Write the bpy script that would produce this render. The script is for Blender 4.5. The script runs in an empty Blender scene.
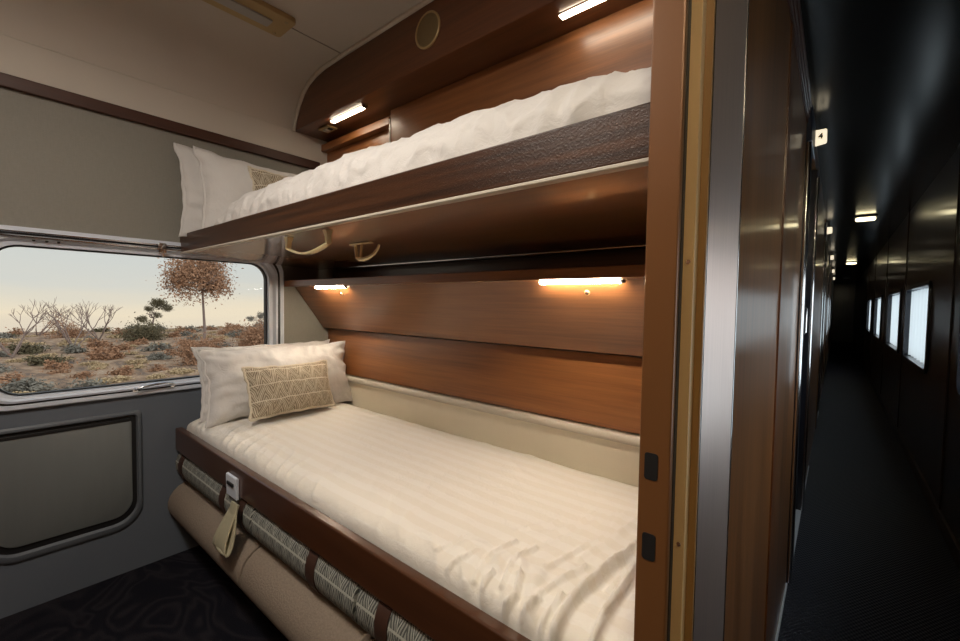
import bpy, bmesh, math, random
from mathutils import Vector, Matrix, noise
random.seed(7)
C = bpy.context.scene.collection
S = 1.15                                   # everything is laid out at eye height 1, then scaled once at the end to real metres

# ------------------------------------------------------------------ camera
def cam_matrix(yaw, pitch, roll):
    f = Vector((-math.sin(yaw)*math.cos(pitch), math.cos(yaw)*math.cos(pitch), math.sin(pitch)))
    r = Vector((math.cos(yaw), math.sin(yaw), 0)); u = r.cross(f)
    r2 = math.cos(roll)*r + math.sin(roll)*u; u2 = -math.sin(roll)*r + math.cos(roll)*u
    return Matrix((r2, u2, -f)).transposed()
cd = bpy.data.cameras.new('camera'); cam = bpy.data.objects.new('camera', cd); C.objects.link(cam)
cd.sensor_width = 36; cd.lens = 427.557/960*36; cd.clip_start = .01; cd.clip_end = 400
cam.matrix_world = Matrix.Translation((0, 0, 1.0)) @ cam_matrix(.694516, -.0399694, .0155303).to_4x4()
sc = bpy.context.scene
sc.camera = cam
sc.view_settings.view_transform = 'Standard'; sc.view_settings.look = 'None'
sc.view_settings.exposure = 0.0; sc.view_settings.gamma = 1; sc.view_settings.use_curve_mapping = False
sc.cycles.use_denoising = True
sc.cycles.max_bounces = 10; sc.cycles.sample_clamp_indirect = 6

# ------------------------------------------------------------------ world: dusk sky, warm towards the desert, cooler on the corridor side
w = bpy.data.worlds.new('dusk_sky'); sc.world = w; w.use_nodes = True
nt = w.node_tree; nt.nodes.clear()
tc = nt.nodes.new('ShaderNodeTexCoord'); sp = nt.nodes.new('ShaderNodeSeparateXYZ'); nt.links.new(tc.outputs['Generated'], sp.inputs[0])
def ramp(tree, pts):
    r = tree.nodes.new('ShaderNodeValToRGB'); e = r.color_ramp.elements
    while len(e) < len(pts): e.new(.5)
    for k, (p, c) in enumerate(pts): e[k].position = p; e[k].color = (*c, 1)
    return r
mr = nt.nodes.new('ShaderNodeMapRange'); mr.inputs[1].default_value = -.15; mr.inputs[2].default_value = .45
nt.links.new(sp.outputs[2], mr.inputs[0])
cn = nt.nodes.new('ShaderNodeTexNoise'); cn.inputs['Scale'].default_value = 2.2; cn.inputs['Detail'].default_value = 5
mp = nt.nodes.new('ShaderNodeMapping'); mp.inputs['Scale'].default_value = (1, 1, 9); nt.links.new(tc.outputs['Generated'], mp.inputs[0]); nt.links.new(mp.outputs[0], cn.inputs['Vector'])
ma = nt.nodes.new('ShaderNodeMath'); ma.operation = 'MULTIPLY_ADD'; ma.inputs[1].default_value = .16; nt.links.new(cn.outputs['Fac'], ma.inputs[0]); 
ms = nt.nodes.new('ShaderNodeMath'); ms.operation = 'SUBTRACT'; ms.inputs[1].default_value = .08; nt.links.new(mr.outputs[0], ms.inputs[0]); nt.links.new(ms.outputs[0], ma.inputs[2])
warm = ramp(nt, [(0.0, (.50, .42, .36)), (.13, (.70, .60, .50)), (.20, (.86, .72, .54)), (.26, (.76, .68, .56)), (.31, (.66, .64, .59)), (.38, (.63, .63, .60)), (.55, (.64, .645, .62)), (1.0, (.40, .46, .54))])
nt.links.new(ma.outputs[0], warm.inputs[0])
cool = ramp(nt, [(0.0, (.8, .92, 1.0)), (.3, (1, 1, 1)), (1.0, (.95, .98, 1.0))]); nt.links.new(mr.outputs[0], cool.inputs[0])
mx = nt.nodes.new('ShaderNodeMix'); mx.data_type = 'RGBA'
mxr = nt.nodes.new('ShaderNodeMapRange'); mxr.inputs[1].default_value = -.1; mxr.inputs[2].default_value = .3; nt.links.new(sp.outputs[0], mxr.inputs[0])
nt.links.new(mxr.outputs[0], mx.inputs[0]); nt.links.new(warm.outputs[0], mx.inputs[6]); nt.links.new(cool.outputs[0], mx.inputs[7])
bg = nt.nodes.new('ShaderNodeBackground'); bg.inputs[1].default_value = 1.0; nt.links.new(mx.outputs[2], bg.inputs[0])
bs_ = nt.nodes.new('ShaderNodeMath'); bs_.operation = 'MULTIPLY_ADD'; bs_.inputs[1].default_value = 1.6; bs_.inputs[2].default_value = 1.15; nt.links.new(mxr.outputs[0], bs_.inputs[0]); nt.links.new(bs_.outputs[0], bg.inputs[1])
wo = nt.nodes.new('ShaderNodeOutputWorld'); nt.links.new(bg.outputs[0], wo.inputs[0])
LED = 90.0            # brightness of the four reading lamps
CEIL_FILL_W = 17.0          # unseen lamp added above the frame to fill the cabin, watts before scaling
NICHE = 0

# ------------------------------------------------------------------ materials
def new_mat(name):
    m = bpy.data.materials.new(name); m.use_nodes = True; t = m.node_tree
    return m, t, t.nodes['Principled BSDF']
def sock(t, x, inp):
    if isinstance(x, (int, float)): inp.default_value = x
    else: t.links.new(x, inp)
def M_(t, op, a, b=0.0, c=0.0):
    n = t.nodes.new('ShaderNodeMath'); n.operation = op
    sock(t, a, n.inputs[0]); sock(t, b, n.inputs[1]); sock(t, c, n.inputs[2]); return n.outputs[0]
def coords(t, kind='Object', scale=(1, 1, 1), rot=(0, 0, 0)):
    a = t.nodes.new('ShaderNodeTexCoord'); b = t.nodes.new('ShaderNodeMapping'); b.inputs['Scale'].default_value = scale; b.inputs['Rotation'].default_value = rot
    t.links.new(a.outputs[kind], b.inputs[0]); return b.outputs[0]
def nz(t, vec, scale=1, detail=4, rough=.55, dist=0):
    n = t.nodes.new('ShaderNodeTexNoise'); t.links.new(vec, n.inputs['Vector'])
    n.inputs['Scale'].default_value = scale; n.inputs['Detail'].default_value = detail; n.inputs['Roughness'].default_value = rough; n.inputs['Distortion'].default_value = dist
    return n.outputs['Fac']
def bump(t, b, h, strength=.3, dist=.002):
    n = t.nodes.new('ShaderNodeBump'); n.inputs['Strength'].default_value = strength; n.inputs['Distance'].default_value = dist
    sock(t, h, n.inputs['Height']); t.links.new(n.outputs[0], b.inputs['Normal'])
def mixc(t, f, a, b_):
    n = t.nodes.new('ShaderNodeMix'); n.data_type = 'RGBA'; sock(t, f, n.inputs[0])
    for s_, v in ((n.inputs[6], a), (n.inputs[7], b_)):
        if isinstance(v, tuple): s_.default_value = (*v, 1)
        else: t.links.new(v, s_)
    return n.outputs[2]
def wood(name, dark, light, axis='X', rough=.3, coat=.3, bumpy=.06, streak=1.0, coat_rough=.12):
    m, t, b = new_mat(name)
    ix = 'XYZ'.index(axis)
    s1 = [26.0]*3; s1[ix] = 1.1; s2 = [190.0]*3; s2[ix] = 5.0; s3 = [5.0]*3; s3[ix] = .6
    g1 = nz(t, coords(t, scale=s1), 1, 5, .6, .4); g2 = nz(t, coords(t, scale=s2), 1, 3, .6); g3 = nz(t, coords(t, scale=s3), 1, 2, .5, .8)
    v = M_(t, 'MULTIPLY_ADD', g1, .5*streak, M_(t, 'MULTIPLY_ADD', g2, .25*streak, M_(t, 'MULTIPLY', g3, .45)))
    v = M_(t, 'SUBTRACT', v, .12)
    r = ramp(t, [(.2, dark), (.75, light)]); t.links.new(v, r.inputs[0])
    t.links.new(r.outputs[0], b.inputs['Base Color'])
    b.inputs['Roughness'].default_value = rough; b.inputs['Coat Weight'].default_value = coat; b.inputs['Coat Roughness'].default_value = coat_rough
    bump(t, b, g2, bumpy*3, .0006)
    return m
def plain(name, col, rough=.5, metal=0, spec=.5, n=None, bs=.1, coat=0, var=0, nd=.001, aniso=0):
    m, t, b = new_mat(name); b.inputs['Base Color'].default_value = (*col, 1); b.inputs['Roughness'].default_value = rough
    b.inputs['Metallic'].default_value = metal; b.inputs['Specular IOR Level'].default_value = spec; b.inputs['Coat Weight'].default_value = coat
    if aniso: b.inputs['Anisotropic'].default_value = aniso
    if n:
        f = nz(t, coords(t, scale=n if isinstance(n, tuple) else (n, n, n)), 1, 4)
        bump(t, b, f, bs, nd)
        if var:
            k = tuple(c*(1-var) for c in col); l = tuple(min(1, c*(1+var)) for c in col)
            t.links.new(mixc(t, f, k, l), b.inputs['Base Color'])
    return m
def emis(name, col, strength):
    m, t, b = new_mat(name); b.inputs['Base Color'].default_value = (*col, 1); b.inputs['Emission Color'].default_value = (*col, 1); b.inputs['Emission Strength'].default_value = strength
    return m
MT = {}
MT['panel_wood'] = wood('warm_walnut_veneer', (.060, .019, .006), (.37, .145, .047), 'X', .36, .3, coat_rough=.28)
MT['dark_wood'] = wood('dark_mahogany', (.036, .011, .004), (.19, .066, .021), 'X', .34, .3)
MT['rail_wood'] = wood('lacquered_rail', (.038, .013, .005), (.095, .034, .012), 'X', .32, .4, bumpy=.03)
MT['under_wood'] = wood('glossy_bunk_underside', (.075, .027, .008), (.24, .095, .030), 'X', .30, 1.0, bumpy=.0, coat_rough=.12)
MT['trim_wood'] = wood('trim_mahogany', (.035, .012, .006), (.075, .025, .012), 'Y', .5, .0)
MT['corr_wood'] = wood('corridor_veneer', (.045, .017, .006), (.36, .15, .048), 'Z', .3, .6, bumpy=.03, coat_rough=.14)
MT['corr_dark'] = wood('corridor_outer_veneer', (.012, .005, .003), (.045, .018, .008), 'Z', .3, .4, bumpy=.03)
# pebbled dark face of the upper bunk's side rail
_b = MT['under_wood'].node_tree.nodes['Principled BSDF']; _b.inputs['Coat IOR'].default_value = 2.6; _b.inputs['Specular IOR Level'].default_value = .9
m, t, b = new_mat('textured_bunk_rail')
g = nz(t, coords(t, scale=(1.5, 60, 60)), 1, 4); sp_ = nz(t, coords(t, scale=(420, 420, 420)), 1, 2)
r = ramp(t, [(.3, (.020, .008, .004)), (.7, (.080, .030, .012))]); t.links.new(g, r.inputs[0]); t.links.new(r.outputs[0], b.inputs['Base Color'])
b.inputs['Roughness'].default_value = .36; b.inputs['Specular IOR Level'].default_value = .38; bump(t, b, M_(t, 'POWER', sp_, 2.5), .55, .0015); MT['bunk_rail'] = m
# window wall: woven wallcovering above, painted laminate below the sill line
m, t, b = new_mat('window_wall_covering')
c = coords(t, scale=(1, 1, 1)); sx = t.nodes.new('ShaderNodeSeparateXYZ'); t.links.new(c, sx.inputs[0])
up = M_(t, 'GREATER_THAN', sx.outputs[2], .65*S)
wv = nz(t, coords(t, scale=(60, 60, 420)), 1, 3, .7); wv2 = nz(t, coords(t, scale=(40, 330, 30)), 1, 3, .7)
hv = M_(t, 'ADD', M_(t, 'MULTIPLY', wv, .5), M_(t, 'MULTIPLY', wv2, .5))
fab = mixc(t, hv, (.19, .182, .155), (.31, .295, .255)); top = M_(t, 'GREATER_THAN', sx.outputs[2], 1.65*S); t.links.new(mixc(t, top, mixc(t, up, (.125, .145, .175), fab), (.60, .55, .48)), b.inputs['Base Color'])
b.inputs['Roughness'].default_value = .75; bump(t, b, M_(t, 'MULTIPLY', hv, M_(t, 'SUBTRACT', up, top)), .35, .001); MT['wall_cover'] = m
MT['ceiling'] = plain('ceiling_cream_paint', (.60, .55, .48), .5, n=3, bs=.04)
MT['cream'] = plain('cream_paint', (.80, .74, .61), .42, n=(7, 7, 7), bs=.15, var=.05)
MT['edge_cream'] = plain('cream_edging', (.60, .56, .48), .4)
MT['jamb'] = plain('bronze_painted_jamb', (.18, .078, .028), .36, metal=.2, n=90, bs=.05)
MT['jamb_cream'] = plain('ochre_cream_jamb_strip', (.60, .40, .19), .4)
MT['jamb_ochre'] = plain('ochre_jamb_edge', (.30, .16, .05), .4)
MT['brass'] = plain('brass', (.50, .37, .18), .38, metal=.45, n=60, bs=.03)
MT['pale_brass'] = plain('pale_brass', (.90, .76, .48), .22, metal=.45)
MT['chrome'] = plain('chrome', (.75, .76, .78), .16, metal=1)
MT['alu'] = plain('anodised_aluminium', (.66, .71, .80), .32, metal=0, coat=.4)
MT['steel'] = plain('brushed_steel', (.84, .70, .65), .36, metal=.9, n=(300, 300, 6), bs=.12, var=.15, aniso=.6, nd=.0006)
MT['rubber'] = plain('black_rubber', (.012, .012, .013), .5)
MT['hatch'] = plain('hatch_grey_laminate', (.17, .185, .185), .5, n=(6, 40, 6), bs=.05, var=.06)
MT['hatch_frame'] = plain('hatch_frame_grey', (.12, .135, .155), .45)
MT['black'] = plain('recess_black', (.008, .008, .009), .6)
MT['corr_frame'] = plain('door_frame_dark_blue', (.012, .014, .022), .3, coat=.3)
MT['corr_ceiling'] = plain('corridor_ceiling_gloss', (.018, .018, .017), .2, spec=.8, n=2, bs=.03)
MT['strap_brown'] = plain('brown_leather_strap', (.045, .018, .010), .6, n=120, bs=.2)
MT['strap_pale'] = plain('pale_webbing', (.42, .39, .27), .6, n=(200, 200, 20), bs=.3, var=.2)
MT['bulb_off'] = plain('milky_diffuser', (.42, .42, .40), .3)
MT['led'] = emis('warm_led_diffuser', (1, .86, .66), LED); MT['led_up'] = emis('upper_led_diffuser', (1, .86, .66), LED*.30)
MT['sign'] = emis('lit_number_plate', (1, .86, .62), 1.0)
MT['clamp'] = emis('corridor_lamp_diffuser', (1, .88, .55), 5.0)
MT['clamp_near'] = emis('near_corridor_lamp_diffuser', (1, .83, .56), 150.0)  # for the unseen added lamp, far brighter to light the door jamb
MT['sign_ink'] = plain('sign_ink', (.01, .01, .01), .6)
m, t, b = new_mat('speaker_mesh')
vo = t.nodes.new('ShaderNodeTexVoronoi'); t.links.new(coords(t, scale=(160, 160, 160)), vo.inputs['Vector']); vo.inputs['Randomness'].default_value = 0
t.links.new(mixc(t, M_(t, 'GREATER_THAN', vo.outputs['Distance'], .42), (.05, .035, .015), (.36, .27, .13)), b.inputs['Base Color']); b.inputs['Metallic'].default_value = .5; b.inputs['Roughness'].default_value = .4; MT['speaker'] = m
# bed linen
def linen(name, col, stripes=False, rough=.75):
    m, t, b = new_mat(name)
    f = nz(t, coords(t, scale=(420, 420, 420)), 1, 2); big = nz(t, coords(t, scale=(26, 26, 26)), 1, 5, .6, .6)
    if stripes:
        s_ = t.nodes.new('ShaderNodeSeparateXYZ'); t.links.new(coords(t), s_.inputs[0])
        st = M_(t, 'SINE', M_(t, 'MULTIPLY', s_.outputs[1], 2*math.pi/.052)); st = M_(t, 'GREATER_THAN', st, 0)
        t.links.new(mixc(t, st, col, tuple(c*k for c, k in zip(col, (.955, .94, .91)))), b.inputs['Base Color'])
        t.links.new(M_(t, 'MULTIPLY_ADD', st, -.3, .78), b.inputs['Roughness'])
    else:
        b.inputs['Base Color'].default_value = (*col, 1); b.inputs['Roughness'].default_value = rough
    b.inputs['Sheen Weight'].default_value = .15
    n1 = t.nodes.new('ShaderNodeBump'); n1.inputs['Strength'].default_value = .34; n1.inputs['Distance'].default_value = .012; t.links.new(big, n1.inputs['Height'])
    n2 = t.nodes.new('ShaderNodeBump'); n2.inputs['Strength'].default_value = .12; n2.inputs['Distance'].default_value = .001; t.links.new(f, n2.inputs['Height']); t.links.new(n1.outputs[0], n2.inputs['Normal'])
    t.links.new(n2.outputs[0], b.inputs['Normal']); return m
MT['linen'] = linen('white_cotton', (.66, .645, .63)); MT['stripe'] = linen('striped_white_sateen', (.82, .79, .735), True)
MT['mattress'] = plain('mattress_ticking', (.5, .48, .44), .8)
MT['bolster'] = plain('taupe_wool_upholstery', (.225, .18, .14), .95, n=160, bs=.5, var=.3, nd=.003)
# geometric jacquard: nested chevrons from UV
def geo(name, uvs, dark, light, rows=3.0, cols=6.0, hatch=4.0):
    m, t, b = new_mat(name)
    s_ = t.nodes.new('ShaderNodeSeparateXYZ'); t.links.new(coords(t, 'UV', scale=uvs), s_.inputs[0])
    wob = nz(t, coords(t, scale=(30, 30, 30)), 1, 2)
    u = M_(t, 'MULTIPLY_ADD', wob, .12, M_(t, 'MULTIPLY', s_.outputs[0], cols)); v = M_(t, 'MULTIPLY', s_.outputs[1], rows)
    tri = M_(t, 'MULTIPLY', M_(t, 'ABSOLUTE', M_(t, 'SUBTRACT', M_(t, 'FRACT', u), .5)), 2.0)
    fv = M_(t, 'FRACT', v); d = M_(t, 'SUBTRACT', tri, fv)
    line = M_(t, 'LESS_THAN', M_(t, 'ABSOLUTE', d), .055); row = M_(t, 'LESS_THAN', fv, .06)
    hat = M_(t, 'GREATER_THAN', M_(t, 'FRACT', M_(t, 'MULTIPLY', M_(t, 'ABSOLUTE', d), hatch)), .52)
    hat = M_(t, 'MULTIPLY', hat, .62)
    k = M_(t, 'MAXIMUM', M_(t, 'MAXIMUM', line, row), hat)
    g = nz(t, coords(t, scale=(300, 300, 300)), 1, 2); k = M_(t, 'MULTIPLY', k, M_(t, 'MULTIPLY_ADD', g, .8, .5))
    t.links.new(mixc(t, k, dark, light), b.inputs['Base Color']); b.inputs['Roughness'].default_value = .85
    bump(t, b, M_(t, 'ADD', M_(t, 'MULTIPLY', g, .5), k), .4, .002); return m
MT['cushion'] = geo('olive_beige_jacquard', (1, 1, 1), (.23, .185, .125), (.70, .63, .50), rows=3.3, cols=6.5, hatch=3.4)
MT['roll'] = geo('grey_white_jacquard', (1, 1, 1), (.07, .075, .07), (.44, .45, .40), rows=2.4, cols=11, hatch=3)
# carpets
m, t, b = new_mat('marbled_navy_carpet')
c = coords(t, scale=(1.5, 2.3, 1)); a = nz(t, c, 1.3, 2, .5, 1.6); s_ = M_(t, 'SINE', M_(t, 'MULTIPLY', a, 46.0))
f = nz(t, coords(t, scale=(260, 260, 260)), 1, 2)
rr = ramp(t, [(.2, (.006, .006, .010)), (.6, (.011, .010, .014)), (.98, (.018, .016, .020))]); t.links.new(M_(t, 'MULTIPLY_ADD', s_, .4, .45), rr.inputs[0])
t.links.new(rr.outputs[0], b.inputs['Base Color']); b.inputs['Roughness'].default_value = .95; b.inputs['Specular IOR Level'].default_value = .15; bump(t, b, f, .5, .003); MT['carpet'] = m
m, t, b = new_mat('ribbed_corridor_floor')
s_ = t.nodes.new('ShaderNodeSeparateXYZ'); t.links.new(coords(t), s_.inputs[0])
rib = M_(t, 'MULTIPLY', M_(t, 'SINE', M_(t, 'MULTIPLY', s_.outputs[0], 430.0)), M_(t, 'SINE', M_(t, 'MULTIPLY', s_.outputs[1], 260.0)))
b.inputs['Base Color'].default_value = (.012, .015, .028, 1); b.inputs['Roughness'].default_value = .42; b.inputs['Specular IOR Level'].default_value = .5; bump(t, b, rib, .5, .003); MT['corr_floor'] = m
# glass
m = bpy.data.materials.new('window_glass'); m.use_nodes = True; t = m.node_tree; t.nodes.clear()
tr = t.nodes.new('ShaderNodeBsdfTransparent'); tr.inputs[0].default_value = (.93, .95, .95, 1); gl = t.nodes.new('ShaderNodeBsdfGlossy'); gl.inputs['Roughness'].default_value = .03
fr = t.nodes.new('ShaderNodeFresnel'); fr.inputs[0].default_value = 1.08; mxs = t.nodes.new('ShaderNodeMixShader'); o_ = t.nodes.new('ShaderNodeOutputMaterial')
t.links.new(fr.outputs[0], mxs.inputs[0]); t.links.new(tr.outputs[0], mxs.inputs[1]); t.links.new(gl.outputs[0], mxs.inputs[2]); t.links.new(mxs.outputs[0], o_.inputs[0]); MT['glass'] = m
# translucent corridor blinds
m, t, b = new_mat('sheer_corridor_curtain'); b.inputs['Base Color'].default_value = (.8, .84, .86, 1); b.inputs['Roughness'].default_value = .9
b.inputs['Transmission Weight'].default_value = .0
t.nodes.clear(); o_ = t.nodes.new('ShaderNodeOutputMaterial'); d1 = t.nodes.new('ShaderNodeBsdfDiffuse'); d2 = t.nodes.new('ShaderNodeBsdfTranslucent'); d3 = t.nodes.new('ShaderNodeBsdfTransparent')
d1.inputs[0].default_value = (.8, .85, .88, 1); d2.inputs[0].default_value = (.85, .9, .93, 1)
a1 = t.nodes.new('ShaderNodeMixShader'); a1.inputs[0].default_value = .45; a2 = t.nodes.new('ShaderNodeMixShader'); a2.inputs[0].default_value = .08
t.links.new(d1.outputs[0], a1.inputs[1]); t.links.new(d2.outputs[0], a1.inputs[2]); t.links.new(a1.outputs[0], a2.inputs[1]); t.links.new(d3.outputs[0], a2.inputs[2]); t.links.new(a2.outputs[0], o_.inputs[0]); MT['sheer'] = m
# outback
m, t, b = new_mat('desert_ground')
a = nz(t, coords(t, scale=(.35, .9, 1)), 1, 6, .65, .5); f = nz(t, coords(t, scale=(1.6, 3.5, 3)), 1, 6, .75)
rr = ramp(t, [(.34, (.05, .04, .035)), (.44, (.13, .08, .05)), (.52, (.25, .15, .085)), (.66, (.32, .25, .18))]); t.links.new(M_(t, 'ADD', M_(t, 'MULTIPLY', a, .55), M_(t, 'MULTIPLY', f, .45)), rr.inputs[0])
t.links.new(rr.outputs[0], b.inputs['Base Color']); b.inputs['Roughness'].default_value = 1; MT['ground'] = m
def leafm(name, a_, b_):
    m, t, b = new_mat(name); f = nz(t, coords(t, scale=(6, 6, 6)), 1, 3); t.links.new(mixc(t, f, a_, b_), b.inputs['Base Color']); b.inputs['Roughness'].default_value = .9; b.inputs['Specular IOR Level'].default_value = .1; return m
MT['leaf_rust'] = leafm('rusty_foliage', (.17, .085, .045), (.36, .20, .12)); MT['leaf_grey'] = leafm('grey_green_foliage', (.10, .095, .08), (.23, .20, .16)); MT['leaf_dark'] = leafm('olive_foliage', (.06, .05, .03), (.15, .12, .07))
MT['leaf_straw'] = leafm('straw_grass', (.26, .18, .10), (.46, .34, .20))
MT['bark'] = plain('grey_bark', (.16, .11, .09), .9)

# ------------------------------------------------------------------ mesh helpers (all shapes in layout units)
class MB:
    def __init__(s): s.v = []; s.f = []; s.uv = {}
    def add(s, vs, fs):
        o = len(s.v); s.v += [Vector(p) for p in vs]; s.f += [[i+o for i in f] for f in fs]; return s
    def bm_add(s, bm):
        bm.verts.ensure_lookup_table(); bm.verts.index_update()
        s.add([v.co.copy() for v in bm.verts], [[v.index for v in f.verts] for f in bm.faces]); bm.free(); return s
    def box(s, x0, x1, y0, y1, z0, z1, bev=.0, seg=2):
        bm = bmesh.new(); bmesh.ops.create_cube(bm, size=1)
        for v in bm.verts: v.co = Vector((x0 if v.co.x < 0 else x1, y0 if v.co.y < 0 else y1, z0 if v.co.z < 0 else z1))
        if bev: bmesh.ops.bevel(bm, geom=list(bm.edges), offset=bev, segments=seg, affect='EDGES', profile=.5)
        return s.bm_add(bm)
    def prism(s, poly, axis, a, b, bev=0):
        # poly: points in the two remaining axes (in order), extruded along axis from a to b
        def P(p, q): return {'X': (q, p[0], p[1]), 'Y': (p[0], q, p[1]), 'Z': (p[0], p[1], q)}[axis]
        bm = bmesh.new(); A = [bm.verts.new(P(p, a)) for p in poly]; B = [bm.verts.new(P(p, b)) for p in poly]; n = len(poly)
        bm.faces.new(A); bm.faces.new(B)
        for i in range(n): bm.faces.new((A[i], A[(i+1) % n], B[(i+1) % n], B[i]))
        bmesh.ops.recalc_face_normals(bm, faces=bm.faces)
        if bev: bmesh.ops.bevel(bm, geom=[e for e in bm.edges if e.calc_face_angle(0) > .5], offset=bev, segments=2, affect='EDGES')
        return s.bm_add(bm)
    def tube(s, pts, r, n=8, caps=True):
        pts = [Vector(p) for p in pts]; rings = []; vs = []; up = Vector((0, 0, 1))
        for i, p in enumerate(pts):
            d = (pts[min(i+1, len(pts)-1)] - pts[max(i-1, 0)]).normalized()
            a = d.cross(up) if abs(d.dot(up)) < .95 else d.cross(Vector((1, 0, 0))); a.normalize(); b_ = d.cross(a)
            rr = r[i] if isinstance(r, (list, tuple)) else r
            vs += [p + a*rr*math.cos(2*math.pi*k/n) + b_*rr*math.sin(2*math.pi*k/n) for k in range(n)]
        fs = [[i*n+k, i*n+(k+1) % n, (i+1)*n+(k+1) % n, (i+1)*n+k] for i in range(len(pts)-1) for k in range(n)]
        if caps: fs += [list(range(n))[::-1], [(len(pts)-1)*n+k for k in range(n)]]
        return s.add(vs, fs)
    def loft(s, rings, closed=True, capA=False, capB=False):
        n = len(rings[0]); vs = [p for r in rings for p in r]
        fs = [[i*n+k, i*n+(k+1) % n, (i+1)*n+(k+1) % n, (i+1)*n+k] for i in range(len(rings)-1) for k in range(n if closed else n-1)]
        if capA: fs.append(list(range(n))[::-1])
        if capB: fs.append([(len(rings)-1)*n+k for k in range(n)])
        return s.add(vs, fs)
    def grid(s, fn, nu, nv, uvf=None):
        o = len(s.v); s.v += [Vector(fn(i/nu, j/nv)) for i in range(nu+1) for j in range(nv+1)]
        if uvf:
            for i in range(nu+1):
                for j in range(nv+1): s.uv[o+i*(nv+1)+j] = uvf(i/nu, j/nv)
        s.f += [[o+i*(nv+1)+j, o+(i+1)*(nv+1)+j, o+(i+1)*(nv+1)+j+1, o+i*(nv+1)+j+1] for i in range(nu) for j in range(nv)]; return s
    def disc(s, c, axis, r, th, n=28, ry=None):
        # disc centred at c, facing `axis` (unit vector), thickness th
        ax = Vector(axis).normalized(); a = ax.cross(Vector((0, 0, 1))) if abs(ax.z) < .9 else ax.cross(Vector((1, 0, 0))); a.normalize(); b_ = ax.cross(a); c = Vector(c)
        ring = lambda q, k: [c + ax*q + a*r*k*math.cos(2*math.pi*i/n) + b_*r*k*math.sin(2*math.pi*i/n) for i in range(n)]
        return s.loft([ring(0, 1), ring(th*.7, 1), ring(th, .93)], capA=True, capB=True)
    def build(s, name, mat, parent=None, smooth=False, base=None):
        off = Vector(parent.location) if parent else Vector((0, 0, 0))
        if parent and parent.parent: off += Vector(parent.parent.location)
        if base is not None: off = Vector(base)
        me = bpy.data.meshes.new(name); me.from_pydata([tuple(p-off) for p in s.v], [], s.f); me.update()
        if s.uv:
            l = me.uv_layers.new(name='UVMap')
            for lp in me.loops: l.data[lp.index].uv = s.uv.get(lp.vertex_index, (0, 0))
        bm = bmesh.new(); bm.from_mesh(me); bmesh.ops.recalc_face_normals(bm, faces=bm.faces); bm.to_mesh(me); bm.free()
        if smooth: 
            for p in me.polygons: p.use_smooth = True
            if smooth != True: me.set_sharp_from_angle(angle=smooth)
        me.materials.append(MT[mat] if isinstance(mat, str) else mat)
        o = bpy.data.objects.new(name, me); C.objects.link(o)
        if parent: o.parent = parent
        elif base is not None: o.location = Vector(base)
        return o
def tag(o, label, cat, group=None, kind=None):
    o['label'] = label; o['category'] = cat
    if group: o['group'] = group
    if kind: o['kind'] = kind
    return o
def thing(name, label, cat, loc=(0, 0, 0), group=None):
    o = bpy.data.objects.new(name, None); o.empty_display_size = .05; C.objects.link(o); o.location = loc; return tag(o, label, cat, group)
def struct(o, label=None, cat=None):
    o['kind'] = 'structure'
    if label: o['label'] = label; o['category'] = cat
    return o
def sempty(name, loc, label, cat):
    o = thing(name, label, cat, loc); o['kind'] = 'structure'; return o
SM = math.radians(35)
def rrect(a0, a1, b0, b1, r, n=8):
    pts = []
    for (ca, cb, s0) in ((a1-r, b1-r, 0), (a0+r, b1-r, 1), (a0+r, b0+r, 2), (a1-r, b0+r, 3)):
        for k in range(n+1):
            th = (s0 + k/n)*math.pi/2; pts.append((ca + r*math.cos(th), cb + r*math.sin(th)))
    return pts
def holed(outer, holes, x0, x1):
    """slab in the YZ plane between x0 and x1 with holes (lists of (y,z))"""
    mb = MB(); bm = bmesh.new(); edges = []
    for loop in [outer]+holes:
        vs = [bm.verts.new((x0, p[0], p[1])) for p in loop]
        edges += [bm.edges.new((vs[i], vs[(i+1) % len(vs)])) for i in range(len(vs))]
    bmesh.ops.triangle_fill(bm, edges=edges, use_beauty=True)
    r = bmesh.ops.extrude_face_region(bm, geom=list(bm.faces))
    for v in r['geom']:
        if isinstance(v, bmesh.types.BMVert): v.co.x = x1
    return mb.bm_add(bm)

# ================================================================== STRUCTURE
XW = -1.954
struct(MB().box(-2.02, -.10, -.80, 1.26, -.05, 0).build('floor', 'carpet'), 'marbled navy cabin carpet', 'floor')
struct(MB().box(-.10, .46, -1.3, 17, -.05, 0).build('floor', 'corr_floor'), 'ribbed dark corridor floor', 'floor')
# window wall
WH = rrect(.03, .875, .672, 1.168, .075)
struct(holed([(-.80, 0), (1.26, 0), (1.26, 1.80), (-.80, 1.80)], [WH], XW-.06, XW).build('wall_left', 'wall_cover'), 'grey window wall of the cabin', 'wall')
# ceiling with a cove at the window wall
prof = [(XW, 1.786), (-1.935, 1.838), (-1.906, 1.886), (-1.868, 1.928), (-1.82, 1.958), (-1.76, 1.976), (-1.69, 1.985), (-1.556, 1.987)]
out = [(x-.02 if x < -1.7 else x, z+.03) for x, z in prof]
p2 = prof + [(-.10, 1.987)]
poly = p2 + [(-.10, 2.02), (-1.7, 2.02), (-1.9, 2.0), (XW-.06, 1.9), (XW-.06, 1.786)]
struct(MB().prism(poly, 'Y', -.80, 1.26).build('ceiling', 'ceiling', smooth=SM), 'cream coved cabin ceiling', 'ceiling')
struct(MB().box(-1.5555, -1.5525, -.5, .983, 1.9845, 1.9875).build('trim_9', plain('seam_grey', (.36, .33, .28), .6)), 'thin seam along the ceiling', 'trim')
struct(MB().box(XW, XW+.0025, -.80, .983, 1.784, 1.787).build('trim_10', 'edge_cream'), 'fine seam where the cove begins', 'trim')
struct(MB().box(XW-.06, -.10, 1.20, 1.26, 0, 1.99).build('wall_back', 'dark_wood'), 'dark wood partition behind the berths', 'wall')
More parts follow.
